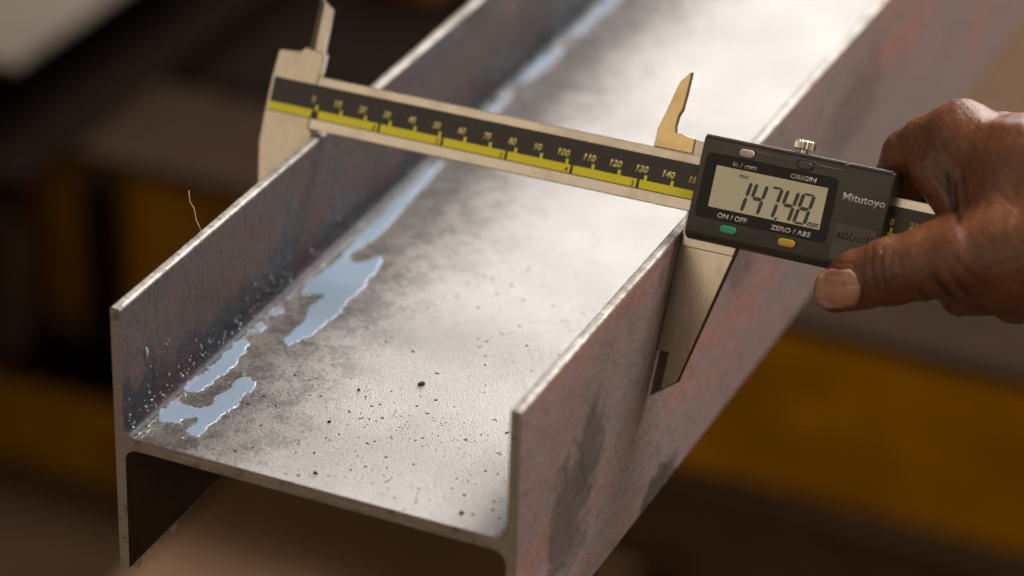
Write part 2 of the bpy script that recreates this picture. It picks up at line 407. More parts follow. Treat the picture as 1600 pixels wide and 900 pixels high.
PB = [(5.5, 35.8), (6.0, 42.9), (6.8, 51.1), (6.1, 60.4), (5.8, 69.1), (6.3, 74.8), (10.3, 75.0), (12.6, 71.7), (13.2, 64.0), (14.4, 56.7), (14.3, 50.5), (13.3, 45.7), (13.1, 41.3), (12.9, 37.0), (10.9, 34.2), (7.7, 34.3)]
PC = [(6.5, 80.3), (6.4, 84.8), (7.0, 88.8), (10.3, 88.6), (12.0, 85.9), (10.8, 81.6), (9.1, 78.9)]
PC2 = [(6.3, 96.8), (6.6, 99.7), (9.9, 100.5), (11.8, 98.7), (10.8, 95.4), (8.1, 94.4)]
PD = [(19.9, 78.9), (19.8, 85.4), (20.2, 94.8), (18.5, 104.9), (16.5, 108.7), (18.9, 114.7), (15.7, 115.7), (14.0, 112.1), (9.6, 112.6), (7.5, 119.0), (8.3, 126.5), (9.6, 131.0), (9.5, 137.0), (10.1, 145.1), (8.8, 152.3), (8.7, 163.0), (8.2, 181.3), (8.4, 202.9), (7.6, 229.6), (11.5, 235.4), (12.3, 222.1), (13.9, 196.1), (15.2, 178.0), (16.5, 162.5), (14.5, 154.7), (12.1, 148.9), (15.2, 143.8), (19.1, 143.6), (22.5, 152.5), (26.1, 151.6), (27.7, 134.2), (29.5, 127.6), (28.7, 113.8), (30.4, 108.9), (28.9, 99.3), (28.2, 89.7), (26.3, 83.1), (23.4, 76.6)]
PE = [[(6.5, 262), (6.2, 280), (6.6, 300), (8.5, 305), (10.8, 297), (10.2, 280), (9, 262)], [(6.2, 314), (6.0, 330), (6.6, 350), (9, 356), (12.0, 347), (10.5, 330), (11.2, 318), (8.6, 311)], [(6.4, 366), (6.0, 390), (6.5, 430), (10, 432), (11.5, 402), (9.8, 385), (11.6, 372), (9, 363)]]
puddle(PA, 'forked milky coolant puddle nearest the sawn end of the beam')
puddle(PB, 'straight milky coolant streak between the forked puddle and the left flange')
puddle(PC, 'small milky coolant pool at the upper end of the straight streak')
puddle(PC2, 'tiniest milky coolant pool against the left flange')
puddle(PD, 'largest branching milky coolant puddle running up under the caliper bar')
puddle(PE[0], 'blurred milky coolant strip in the corner just behind the caliper bar', h=.6)
puddle(PE[1], 'blurred middle one of three milky coolant strips behind the caliper bar', h=.6)
puddle(PE[2], 'farthest blurred milky coolant strip in the beam corner, at the top edge', h=.6)

def droplets():
    bm = bmesh.new()
    def drop(p, r, fl, nrm):
        m = Matrix.Translation(Vector(p)*K) @ Vector(nrm).to_track_quat('Z', 'Y').to_matrix().to_4x4() @ Matrix.Diagonal((r*K*random.uniform(.8, 1.3), r*K, r*K*fl, 1))
        bmesh.ops.create_icosphere(bm, subdivisions=2, radius=1.0, matrix=m)
    for i in range(300):                     # along the fillet and the foot of the flange
        y = random.choice([random.uniform(2, 120), random.uniform(2, 420)]); a = random.random()
        if a < .6: z = TW/2+1.5+random.expovariate(1/4.0); drop((TF+.05 if z > TW/2+4.6 else TF+4.6-math.sqrt(max(0, 4.6**2-(TW/2+4.6-z)**2)), y, z), random.uniform(.2, .75), .6, (1, 0, .3))
        elif not (33 < y < 78 or 12 < y < 30): drop((random.uniform(TF+2.5, TF+6), y, TW/2+.35), random.uniform(.3, 1.05), .6, (0.3, 0, 1))
    for P in (PA, PB, PD):                   # beads along the rims of the puddles
        for (x, y) in chaikin(P, 1):
            if random.random() < .5 and x < 32: drop((x+random.gauss(0, .9), y+random.gauss(0, 1.4), TW/2+.1), random.uniform(.2, .75), .6, (0, 0, 1))
    for i in range(60): drop((random.gauss(30, 6), random.uniform(5, 90), TW/2), random.uniform(.15, .45), .5, (0, 0, 1))
    for y in (240, 262, 296, 318, 352, 388): drop((TF+3.5, y, TW/2+2.0), random.uniform(1.1, 1.9), .7, (.5, 0, 1))
    o = from_bm('coolant_droplets', bm, M['drop'], None, True)
    return tag(o, 'glinting coolant droplets beaded along the left flange corner', 'droplets', None, 'stuff')
droplets()
def bead(y, z, x=TF, r=1.3):
    bm = bmesh.new(); bmesh.ops.create_uvsphere(bm, u_segments=16, v_segments=12, radius=1.0)
    for v in bm.verts:
        q = v.co.copy(); v.co = (x*K+q.x*.45*r*K, y*K+q.y*r*K*.8, z*K+q.z*r*K*1.5)
    return from_bm('coolant_bead', bm, M['milk'], None, True)
tag(bead(15.8, 26.5), 'single milky drop clinging high on the left flange inside', 'drop')
def drip(p, r, hgt):
    bm = bmesh.new(); bmesh.ops.create_uvsphere(bm, u_segments=20, v_segments=14, radius=1.0)
    for v in bm.verts:
        q = v.co.copy(); wv = 1.0 if q.z < 0 else max(.05, 1-.25*q.z)
        v.co = (p[0]*K+q.x*r*.55*wv*K, p[1]*K+q.y*r*wv*K*1.25, p[2]*K+q.z*hgt*K)
    return from_bm('hanging_drip', bm, M['drop2'], None, True)
t = NT('cloudy_drip'); M['drop2'] = t.set(Base_Color=(.66, .55, .47), Roughness=.06, Transmission_Weight=.35, IOR=1.34)
tag(drip((TF-.6, 6.5, -HB-.9), 1.9, 2.3), 'pale drip hanging nearest the end of the lower left flange edge', 'drip')
tag(drip((TF-.6, 31.0, -HB-.7), 1.7, 1.9), 'pale drip hanging farther along the lower left flange edge', 'drip')

M['chip'] = simple('dark_swarf', (.045, .04, .035), .4, .5)
M['chipg'] = simple('greenish_swarf', (.07, .085, .055), .35, .4)
def chip_mesh(bm, x, y, r, fl=.7):
    m = Matrix.Translation((x*K, y*K, (TW/2+r*fl*.5)*K)) @ Matrix.Rotation(random.uniform(0, 6.3), 4, 'Z') @ Matrix.Diagonal((r*K*random.uniform(.8, 1.9), r*K*random.uniform(.6, 1), r*K*fl, 1))
    g = bmesh.ops.create_icosphere(bm, subdivisions=1, radius=1.0, matrix=m)
    for v in g['verts']: v.co += Vector((random.gauss(0, .22), random.gauss(0, .22), random.gauss(0, .18)))*r*K
def swarf():
    bm = bmesh.new()
    for i in range(460):
        x = random.uniform(30, 141); y = random.choice([random.uniform(-0.5, 70), random.uniform(2, 190)])
        if x < 60 and random.random() < .4: continue
        chip_mesh(bm, x, y, random.choice([.10, .12, .14, .18, .22, .28, .34, .42]), .5)
    for cx, cy in ((95, 53), (101, 59), (76, 54), (84, 47), (63, 62), (74, 45), (108, 52)):      # curls and scraps in loose clusters
        for i in range(13): chip_mesh(bm, cx+random.gauss(0, 2.2), cy+random.gauss(0, 3.0), random.uniform(.08, .26), .5)
    o = from_bm('swarf_specks', bm, M['chip']); return tag(o, 'fine dark swarf specks scattered over the bright web', 'swarf', None, 'stuff')
swarf()
for (x, y, r, lab, mm) in ((77.6, 75, .95, 'green-black swarf chip standing alone mid-web', 'chipg'), (59.9, 62.1, .6, 'small dark swarf chip left of the green-black chip', 'chipg'),
                       (60.5, 38.9, .6, 'dark swarf grain below the two greenish chips, near the coolant', 'chip'), (124.4, 7.8, .7, 'dark swarf grain by the sawn end, nearest the right flange', 'chip'),
                       (71.1, 8.1, .6, 'dark swarf grain at the middle of the sawn web edge', 'chip')):
    bm = bmesh.new(); chip_mesh(bm, x, y, r, 1.0); tag(from_bm('swarf_chip', bm, M[mm]), lab, 'swarf', 'larger swarf chips on the web')
M['fibre'] = simple('golden_fibre', (.55, .36, .15), .5)
pth = [(0.4, 60.1, 50.6), (-1.2, 60.7, 53.0), (-1.9, 60.9, 53.8), (-2.7, 61.6, 55.9), (-3.6, 62.4, 57.7), (-5.2, 62.7, 59.3), (-5.9, 63.4, 61.0), (-6.5, 64.3, 62.8)]
V, F = tube(pth, [.13]*7+[.07], 6); tag(link('fibre', V, F, M['fibre'], None, True), 'thin golden fibre sticking up from the left flange edge', 'fibre')

# ------------------------------------------------------------------ digital caliper (local axes: s along the bar, t up across it, n towards the viewer)
CP0 = Vector((0, 142.87, 53.0767))*K; CU = Vector((.99937, -.02453, .02550)).normalized(); CV = Vector((-.0104, .4857, .874)); CV = (CV-CU*CU.dot(CV)).normalized(); CN = CU.cross(CV)
CMAT = Matrix(((CU.x, CV.x, CN.x, CP0.x), (CU.y, CV.y, CN.y, CP0.y), (CU.z, CV.z, CN.z, CP0.z), (0, 0, 0, 1)))
cal = empty('digital_caliper', CMAT); tag(cal, 'black and steel digital caliper reading 147.48 laid across the flanges', 'caliper')
def mat_satin(name, col, rough, sc):
    t = NT(name); n = t.noise(t.coord(sc), 1.0, 4, .6); n2 = t.noise(t.coord(), 90, 5, .6)
    base = t.mix(t.ramp(n, .3, .7), tuple(x*.86 for x in col), col)
    base = t.mix(t.math('MULTIPLY', t.ramp(n2, .5, .72), .35), base, tuple(x*.55*y for x, y in zip(col, (1, .9, .75))))
    return t.set(Base_Color=base, Metallic=1.0, Roughness=t.ramp(n2, .3, .7, (rough*.85,)*3+(1,), (rough*1.15,)*3+(1,)), Normal=t.bump(n, .00006, .5))
M['bar'] = mat_satin('satin_stainless_bar', (.50, .46, .40), .28, (60, 2200, 900))
M['jaw'] = mat_satin('ground_stainless_jaw', (.43, .385, .32), .28, (1500, 80, 900))
M['brass'] = mat_satin('tarnished_stainless_jaw', (.66, .50, .26), .36, (300, 1500, 900))
M['strip'] = simple('black_scale_strip', (.030, .027, .023), .42, 0, .4, var=.2, vs=500)
M['yellow'] = simple('yellow_scale_print', (.92, .86, .04), .45, 0, .3)
M['gold'] = simple('yellow_number_print', (.66, .56, .20), .5, 0, .3)
M['ink'] = simple('black_ink', (.012, .012, .012), .5)
bar = prism('bar', [(-2, 0), (-2, 19.6), (268, 19.6), (268, 0)], -3.6, 0, M['bar'], cal, .35)
fj = prism('fixed_jaw', [(-20.6, 17), (-20.6, 2), (-20.2, -8.5), (-9.6, -57.8), (-.6, -65), (0, -64), (0, -1.2), (-1.0, 0), (-2.05, 0.4), (-2.05, 19.2), (-1.6, 20.6), (-1.4, 28.0), (-9.7, 28.9), (-11.2, 27.2), (-19.9, 26.4)], -3.5, 0.03, M['jaw'], cal, .3)
bl = [(-9.3, 27.5), (-9.3, 48.6), (-5.0, 45.2), (-3.1, 44.2), (-2.7, 27.5)]
kv = [(-9.3, 27.5, -3.0), (-9.3, 48.6, -3.0), (-6.2, 46.1, -.9), (-6.0, 27.5, -.9), (-3.1, 44.2, -.9), (-2.7, 27.5, -.9)] + [(a, b, -3.4) for a, b in ((-9.3, 27.5), (-9.3, 48.6), (-6.2, 46.1), (-6.0, 27.5), (-3.1, 44.2), (-2.7, 27.5))]
link('inside_jaw', kv, [(0, 3, 2, 1), (3, 5, 4, 2), (5, 11, 10, 4), (4, 10, 8, 2), (2, 8, 7, 1), (1, 7, 6, 0), (0, 6, 9, 3), (3, 9, 11, 5), (6, 7, 8, 9), (9, 8, 10, 11)], M['jaw'], cal)
# recessed black strip with yellow band, ticks and numbers
strip = prism('scale_strip', [(-19.4, 3.9), (-19.4, 16.4), (266, 16.4), (266, 3.9)], .035, .10, M['strip'], cal)
def band(a, b): prism('yellow_band', [(a, 4.3), (b, 4.3), (b, 7.25), (a, 7.25)], .11, .15, M['yellow'], strip, smooth=False)
marks = [25.4*i for i in range(0, 10)]; prev = -19.4
for i, mk in enumerate(marks):
    band(prev, mk+.05 if i else -1.6); prev = mk+1.1 if i else .9
    prism('inch_mark', [(mk+.1, 4.35), (mk+1.05, 4.35), (mk+1.05, 6.2), (mk+.1, 6.2)], .16, .19, M['ink'], strip, smooth=False)
    text('inch_number', str(i), M['ink'], strip, mk-1.9, mk-.75, 4.5, 6.5, .155, .12, .012, .03)
band(prev, 266)
for i in range(0, 26):
    s = 10*i; prism('tick_mark', [(s-.5, 7.0), (s+.5, 7.0), (s+.5, 9.1), (s-.5, 9.1)], .16, .20, M['yellow'], strip, smooth=False)
    b = str(s); wd = {1: 1.3, 2: 3.0, 3: 4.7}[len(b)]; c = s-1.9
    if 168 < s < 212: continue
    text('scale_number', b, M['gold'], strip, c-wd/2, c+wd/2, 9.75, 12.2, .11, .18, .04, .03)
# slider: steel body under the housing with its two jaws
sl = prism('sliding_jaw', [(147.5, 0), (147.5, -49), (151.9, -49), (151.9, -62.1), (157.0, -58.2), (168.3, -8.0), (168.3, 0)], -3.5, 0.0, M['jaw'], cal, .3)
rel = [(147.5, -48.9, -3.3), (147.5, -65.3, -3.3), (151.95, -62.2, -.25), (151.95, -48.9, -.25), (147.5, -48.9, -3.45), (147.5, -65.3, -3.45), (151.95, -62.2, -3.45), (151.95, -48.9, -3.45)]
link('jaw_relief', rel, [(0, 1, 2, 3), (7, 6, 5, 4), (1, 5, 6, 2), (0, 3, 7, 4), (2, 6, 7, 3), (0, 4, 5, 1)], M['jaw'], sl)
prism('jaw_shoulder', [(148.6, -12.0), (167.6, -12.0), (168.4, -8.0), (168.4, -3), (148.4, -3)], -3.0, 1.1, M['jaw'], sl, .3)
up = prism('inside_jaw', [(130.1, 19.7), (130.2, 26), (131.8, 32.0), (134.5, 43.3), (138.0, 47.4), (137.9, 40), (137.6, 34.0), (136.6, 31.5), (136.4, 27.6), (137.0, 25.4), (139.5, 25.9), (141.5, 25.2), (144.4, 24.9), (144.6, 19.7)], -3.3, -.6, M['brass'], cal, .25)
tag(up, 'tarnished brassy upper jaw of the slider')
prism('slider_plate', [(144.7, 19.8), (152, 19.8), (152, 24.6), (144.7, 24.6)], -3.2, -.9, M['jaw'], cal, .2)
# housing
def mat_housing():
    t = NT('black_moulded_housing'); c = t.coord(); n = t.noise(c, 1500, 2); n2 = t.noise(c, 60, 4)
    base = t.mix(t.ramp(n2, .35, .7), (.040, .037, .033), (.055, .051, .045))
    return t.set(Base_Color=base, Roughness=.44, Specular_IOR_Level=.45, Normal=t.bump(n, .00008, .5))
M['housing'] = mat_housing()
M['glass'] = simple('black_bezel_glass', (.009, .008, .007), .25, 0, .16)
def mat_lcd():
    t = NT('lcd_panel'); c = t.coord(); n = t.noise(c, 45, 3)
    return t.set(Base_Color=t.mix(t.ramp(n, .3, .7), (.58, .57, .42), (.63, .62, .47)), Roughness=.32, Specular_IOR_Level=.5)
M['lcd'] = mat_lcd()
M['segment'] = simple('lcd_segment', (.030, .026, .030), .4)
M['print'] = simple('grey_white_print', (.52, .50, .46), .55)
M['logo'] = simple('silver_logo_print', (.50, .47, .42), .4, .3)
hs = prism('housing', [(27.2, 4.6), (27.05, 5.5), (26.6, 6.2), (25.9, 6.55), (-6.1, 6.55), (-6.9, 6.2), (-8.4, 4.6), (-9.0, 2.4), (-9.0, -6), (27.2, -6)], 150.4, 219.0, M['housing'], cal, .45, 3, axis='s')
V, F = tube([(151.0, 26.78, 5.95), (201.6, 26.78, 5.95)], [.62]*2, 20); link('highlight_strip', V, F, simple('glossy_highlight_strip', (.05, .047, .045), .16, 0, .7), hs, True, sharp=50)  # glossy tube added along the top edge to catch a highlight
V, F = tube([(202.6, 26.78, 5.95), (218.5, 26.78, 5.95)], [.62]*2, 20); link('highlight_strip', V, F, bpy.data.materials['glossy_highlight_strip'], hs, True, sharp=50)
bz = prism('bezel', rrect(152.6, 200.5, -.95, 21.4, 1.9), 6.4, 6.78, M['glass'], hs, .12)
prism('display', [(156.9, 3.15), (197.4, 3.15), (197.4, 17.5), (156.9, 17.5)], 6.6, 6.82, M['lcd'], bz, smooth=False)
# seven-segment figures
def seg_digit(name, ch, right, parent, top=14.25, h=10.6, wd=3.75, th=1.28, slant=.145, n=6.84):
    on = {'1': 'bc', '4': 'fgbc', '7': 'abc', '8': 'abcdefg'}[ch]
    mid = h/2; g = .16; bm = bmesh.new()
    base = {'a': (0, h, 1), 'g': (0, mid, 1), 'd': (0, 0, 1), 'f': (0, mid, 0), 'b': (wd, mid, 0), 'e': (0, 0, 0), 'c': (wd, 0, 0)}
    for s in on:
        x, y, hor = base[s]; q = th/2
        if hor: pts = [(x+g, y), (x+g+q, y+q), (x+wd-g-q, y+q), (x+wd-g, y), (x+wd-g-q, y-q), (x+g+q, y-q)]
        else: pts = [(x, y+g), (x+q, y+g+q), (x+q, y+mid-g-q), (x, y+mid-g), (x-q, y+mid-g-q), (x-q, y+g+q)]
        pts = [(px, min(max(py, -q*.2), h+q*.2)) for px, py in pts]
        P = [(right-wd + px + slant*(py-h), top-h+py) for px, py in pts]
        lo = [bm.verts.new((a*K, b*K, n*K)) for a, b in P]; hi = [bm.verts.new((a*K, b*K, (n+.03)*K)) for a, b in P]
        bm.faces.new(hi)
        for i in range(6): bm.faces.new((lo[i], lo[(i+1) % 6], hi[(i+1) % 6], hi[i]))
    return from_bm(name, bm, M['segment'], parent)
for ch, rt in zip('14748', (170.5, 176.3, 181.7, 187.6, 193.3)): seg_digit('display_digit', ch, rt, bz)
prism('decimal_point', [(181.0, 3.3), (181.9, 3.3), (182.1, 4.2), (181.2, 4.2)], 6.84, 6.87, M['segment'], bz, smooth=False)
text('display_unit', 'mm', M['segment'], bz, 192.8, 196.8, 3.5, 5.1, 6.84, .2, .02)
text('display_note', 'INC', M['segment'], bz, 165.7, 169.4, 14.9, 16.1, 6.84, .2, .015)
text('button_lettering', 'in / mm', M['print'], bz, 162.5, 171.0, 18.25, 20.0, 6.80, 0, .018)
text('button_lettering', 'ORIGIN', M['print'], bz, 183.5, 192.7, 18.25, 19.95, 6.80, 0, .026)
text('button_lettering', 'ON / OFF', M['print'], bz, 160.9, 171.7, -.05, 1.75, 6.80, 0, .026)
text('button_lettering', 'ZERO / ABS', M['print'], bz, 180.4, 194.8, -.10, 1.6, 6.80, 0, .026)
text('maker_lettering', 'Mitutoyo', M['print'], hs, 203.0, 218.0, 13.95, 17.3, 6.57, 0, .012)
M['bbeige'] = simple('beige_button', (.55, .44, .35), .45); M['bblack'] = simple('black_button', (.045, .042, .038), .4)
M['bgreen'] = simple('green_button', (.02, .36, .20), .4); M['byellow'] = simple('yellow_button', (.62, .38, .03), .4)
M['socket'] = simple('button_socket', (.008, .008, .008), .5)
for (s, tt, m, nm, ww) in ((166.6, 23.4, 'bbeige', 'beige', 2.75), (187.7, 23.4, 'bblack', 'black', 2.7), (165.85, -3.35, 'bgreen', 'green', 3.1), (187.15, -3.45, 'byellow', 'yellow', 3.1)):
    prism('button_socket', rrect(s-ww-.5, s+ww+.5, tt-1.75, tt+1.75, 1.7), 6.5, 6.62, M['socket'], hs, .05)
    tag(prism('button', rrect(s-ww, s+ww, tt-1.3, tt+1.3, 1.28), 6.55, 7.25, M[m], hs, .35, 3), nm + ' push button')
# moulded line that steps round the buttons
V, F = tube([(151.2, 24.75, 6.58), (163.2, 24.75, 6.58), (163.6, 25.1, 6.58), (169.4, 25.1, 6.58), (169.9, 24.6, 6.58), (184.0, 24.35, 6.58), (184.9, 25.3, 6.58), (190.6, 25.3, 6.58), (192.0, 24.45, 6.58), (201.7, 24.35, 6.58)], [.13]*10, 8)
link('moulded_ridge', V, F, simple('worn_ridge', (.12, .11, .10), .4), hs, True)
prism('seam', [(201.7, 24.0), (201.95, 24.0), (202.3, 27.15), (202.05, 27.15)], 6.3, 6.60, M['socket'], hs, smooth=False)
for i in range(7): prism('grip_rib', [(206+1.7*i, 27.0), (206.8+1.7*i, 27.0), (206.6+1.7*i, 27.7), (206.2+1.7*i, 27.7)], -3, 5.2, M['housing'], hs, .08)
lb = prism('name_plate', rrect(202.4, 217.6, -5.6, 7.0, .6), 6.5, 6.72, simple('worn_grey_plate', (.045, .042, .038), .36, .3, var=.35, vs=300), hs, .1)
text('plate_lettering', 'ABSOLUTE', simple('worn_plate_print', (.014, .013, .012), .4, .2), lb, 203.4, 217.0, 1.7, 4.4, 6.73, 0, .008)
# locking screw
def knob(parent):
    V, F = [], []; k = 44; prof = [(0, 27), (1.5, 27), (1.5, 28.5), (3.3, 28.6), (3.75, 29.0), (3.75, 31.3), (3.35, 31.8), (2.6, 32.0), (0.0, 32.05)]
    for r, t_ in prof:
        for j in range(k):
            a = 2*math.pi*j/k; rr = r*(1.0 if r < 3.6 else (1.03 if j % 2 else .94)); V.append((184.2+rr*math.cos(a), t_, 0.8+rr*math.sin(a)))
    for i in range(len(prof)-1):
        for j in range(k): F.append((i*k+j, (i+1)*k+j, (i+1)*k+(j+1) % k, i*k+(j+1) % k))
    return link('locking_screw', V, F, simple('knurled_steel', (.62, .57, .50), .28, 1.0), parent, False)
knob(cal)

# ------------------------------------------------------------------ the hand (one continuous skin, in the caliper's axes)
def caps(P, a, b):
    pa = P-np.array(a[:3], np.float32); ba = np.array(b[:3], np.float32)-np.array(a[:3], np.float32)
    h = np.clip((pa@ba)/(ba@ba), 0, 1); return np.sqrt(((pa-h[..., None]*ba)**2).sum(-1)) - (a[3]+(b[3]-a[3])*h)
def smin(a, b, k):
    h = np.clip(.5+.5*(b-a)/k, 0, 1); return b*(1-h)+a*h - k*h*(1-h)
HAND = dict(
 thumb=[(210.6, -15.0, 15.2, 7.8), (217.2, -10.4, 16.2, 9.7), (228.0, -5.3, 17.5, 11.0), (239.2, -1.5, 18.5, 10.6), (250.3, 2.8, 18, 13.2), (263.3, 7.5, 13, 17.5), (290, 14.4, 8, 24)],
 index=[(235.2, 42.6, -2, 12.2), (225.3, 38.8, -6, 10.4), (218.3, 34.2, -10, 9.6), (213.0, 23.7, -18, 8.4), (211.6, 12.4, -20, 8)],
 dorsum=[(236.0, 41.6, -2, 11.5), (259.8, 36.0, 0, 19.5), (300, 29.9, 0, 26)],
 middle=[(246, 45.5, -20, 10.5), (285, 38.4, -8, 22)],
 far=[(246, 40, -24, 10), (226, 34, -30, 9.5), (214, 20, -31, 8.5)],
 idxw=[(231.0, 31.0, 1, 9), (241.5, 23.3, 3, 9.5)],
 thw=[(237.0, 2.2, 15, 9.6), (248.0, 9.5, 10, 11)],
 web=[(245.5, 22.5, 0, 8), (257, 22.5, 2, 15)],
 palm=[(264.3, 19.3, 0, 21), (300, 19.6, 0, 28)],
 curl=[(262, -0.5, -10, 11), (248.0, -7.6, -2, 7.6)],
 curl2=[(280, 4.5, -8, 14), (266.5, -4.2, 1, 9.6)],
)
def hand_sdf(P):
    d = None
    kk = dict(thumb=3, index=3, dorsum=6, middle=5, far=2, idxw=4, thw=4, web=7, palm=8, curl=2.2, curl2=2.2)
    for nm, ch in HAND.items():
        e = None
        for a, b in zip(ch[:-1], ch[1:]):
            c = caps(P, a, b); e = c if e is None else smin(e, c, 2.5)
        d = e if d is None else smin(d, e, kk[nm])
    return d
def groove(P, a, b, depth, width):
    """soft crease along a segment"""
    pa = P-np.array(a); ba = np.array(b)-np.array(a); h = np.clip((pa@ba)/(ba@ba), 0, 1)
    dd = ((pa-h[..., None]*ba)**2).sum(-1); return depth*np.exp(-dd/(width*width))
def groove2(P, a, b, depth, width, back=6.0):
    """crease on the side that faces the thumb nail, followed over the skin whatever its height"""
    q = P[..., :2]-np.array(a[:2]); ba = np.array(b[:2])-np.array(a[:2]); h = np.clip((q@ba)/(ba@ba), 0, 1)
    dd = ((q-h[..., None]*ba)**2).sum(-1); taper = .35+.65*np.sin(np.pi*np.clip(h, .03, .97))
    return depth*taper*np.exp(-dd/(width*width))/(1+np.exp(-(P[..., 2]-back)*1.2))
def creases(P):
    g = 0
    for i, off in enumerate((-5.2, -3.4, -2.0, -.3, 1.2, 3.0, 5.0)):       # over the thumb joint
        c = np.array((228.8+off, -4.8+off*.36)); v = np.array((-.36, .93)); k = (5.0, 7.4, 6.2, 8.4, 5.6, 7.2, 4.6)[i]; bow = (.9, -.7, .8, -.4, .6, -.9, .5)[i]
        m = c+np.array((bow, bow*.3)); dp = (.35, .7, .45, .85, .4, .6, .35)[i]
        g = g + groove2(P, c-v*k, m, dp, .62, 12) + groove2(P, m, c+v*k*.9, dp*.9, .62, 12)
    for i in range(6):                                                     # fine lines across the base of the thumb
        x = 236.0+3.1*i+.8*math.sin(i*5); g = g + groove2(P, (x, -9.0+i*.9), (x+2.4+.8*math.sin(i*3), 4+i*1.0), .26, .6, 12)
    g = g + groove2(P, (238.0, 30.5), (243.5, 19.5), 1.9, 1.5, 2) + groove2(P, (241.5, 33), (248.0, 20.5), .8, 1.1, 2)
    g = g + groove2(P, (231, 31), (240, 23.5), .7, .9, 2) + groove2(P, (243.5, 19.5), (250, 13.5), .9, 1.2, 4)
    g = g + groove2(P, (245, -3.5), (253, -10.5), 1.2, 1.2, 4) + groove2(P, (239.5, -7.5), (245, -12.5), .7, .9, 6) + groove2(P, (252, -2.5), (259, -9), .9, 1.1, 4)
    g = g + groove2(P, (251, 4), (262, -4), .5, .9, 6) + groove2(P, (254, 30), (268, 22), .3, .8, 6)
    cut = [(219.0, -21.5), (221.8, -17.8), (222.6, -13.0), (220.6, -8.4), (216.6, -5.4), (211.5, -6.6)]
    for a, b in zip(cut[:-1], cut[1:]): g = g + groove2(P, a, b, .45, .55, 8)      # fold round the nail
    for i in range(4): g = g + groove2(P, (220.5+2.4*i, 43.5-.6*i), (218.5+2.8*i, 33-1*i), .32, .6, -6)   # index finger joint
    return g
def hand_full(P):
    d = hand_sdf(P) + .62*creases(P)
    x, y, z = P[..., 0], P[..., 1], P[..., 2]
    # knuckle bump, tendon and hollow on the back of the hand
    d = d - 1.6*np.exp(-((x-238)**2+(y-53)**2+(z-2)**2)/40) + 1.0*np.exp(-((x-248)**2+(y-54)**2+(z-6)**2)/14) - .9*np.exp(-((y-50+.15*(x-250))**2+(z-13)**2)/12)*(x > 244)
    return d + .10*np.sin(x*.9+1.3*np.sin(y*.5))*np.sin(y*.8+z*.6+np.sin(x*.4)) + .04*np.sin(x*1.7+y*.6)*np.sin(z*1.5-y*1.1)
def make_hand():
    h = .66; B = 6; org = np.array((197., -30., -44.)); n = [int(math.ceil(q/h/B)) for q in (103., 98., 84.)]
    cax = [org[i]+(np.arange(n[i])+.5)*B*h for i in range(3)]
    C = hand_sdf(np.stack(np.meshgrid(*cax, indexing='ij'), -1))
    f = np.repeat(np.repeat(np.repeat(np.where(C > 0, 9., -9.), B, 0), B, 1), B, 2)
    near = np.abs(C) < B*h*1.0+3.2; off = np.stack(np.meshgrid(*[np.arange(B)]*3, indexing='ij'), -1).reshape(-1, 3)
    cells = np.argwhere(near); idx = (cells[:, None, :]*B+off[None]).reshape(-1, 3)
    f[tuple(idx.T)] = hand_full(org+idx*h)
    V, Q = surface_nets(f, org, h)
    for _ in range(1):
        e = .12; f0 = hand_full(V); g = np.stack([hand_full(V+np.eye(3)[i]*e)-hand_full(V-np.eye(3)[i]*e) for i in range(3)], -1)/(2*e)
        V = V - np.clip(f0/np.maximum((g**2).sum(-1), .3), -.35, .35)[:, None]*g
    return V, Q
def mat_skin():
    t = NT('dark_brown_skin'); c = t.coord()
    n1 = t.noise(c, 60, 5, .65); n2 = t.noise(c, 1100, 4, .65); n3 = t.noise(t.coord((1, .35, 1)), 420, 4, .6, .7)
    vo = t.n('ShaderNodeTexVoronoi', Scale=1100.0, feature='DISTANCE_TO_EDGE'); t.l(c, vo.inputs['Vector'])
    at = t.n('ShaderNodeAttribute'); at.attribute_name = 'crease'
    base = t.mix(t.ramp(n1, .32, .7), (.088, .028, .0095), (.165, .058, .022))
    base = t.mix(t.math('MULTIPLY', t.ramp(n3, .54, .68), .22), base, (.042, .016, .009))
    base = t.mix(t.math('MULTIPLY', t.ramp(at.outputs['Fac'], .15, .9), .8), base, (.020, .009, .006))   # base goes darker in the creases
    nb = t.bump(t.ramp(vo.outputs['Distance'], 0, .25), .00010, .6, t.bump(n3, .00012, .4, t.bump(n2, .00014, .5)))
    return t.set(Base_Color=base, Roughness=t.ramp(n1, .3, .7, (.34,)*3+(1,), (.44,)*3+(1,)), Specular_IOR_Level=.5, Subsurface_Weight=.08,
                 Subsurface_Radius=(.003, .0012, .0007), Subsurface_Scale=1.0, Normal=nb)
M['skin'] = mat_skin()
HV, HQ = make_hand()
hand = link('hand', HV, HQ, M['skin'], None, True); hand.matrix_world = CMAT
ca = hand.data.attributes.new('crease', 'FLOAT', 'POINT'); ca.data.foreach_set('value', creases(HV).astype(np.float32))
tag(hand, 'bare right hand pinching the end of the caliper between thumb and fingers', 'hand')
def mat_nail():
    t = NT('thumb_nail'); c = t.coord((300, 40, 40), rot=(0, 0, 0)); c2 = t.coord()
    n = t.noise(t.coord((60, 1100, 60), rot=(0, 0, -.235)), 1.0, 4, .6); n2 = t.noise(c2, 160, 4)
    base = t.mix(t.ramp(n, .35, .7), (.34, .165, .105), (.48, .27, .185))
    base = t.mix(t.math('MULTIPLY', t.ramp(n2, .55, .72), .5), base, (.12, .055, .03))
    return t.set(Base_Color=base, Roughness=.34, Specular_IOR_Level=.5, Normal=t.bump(n, .0002, .35))
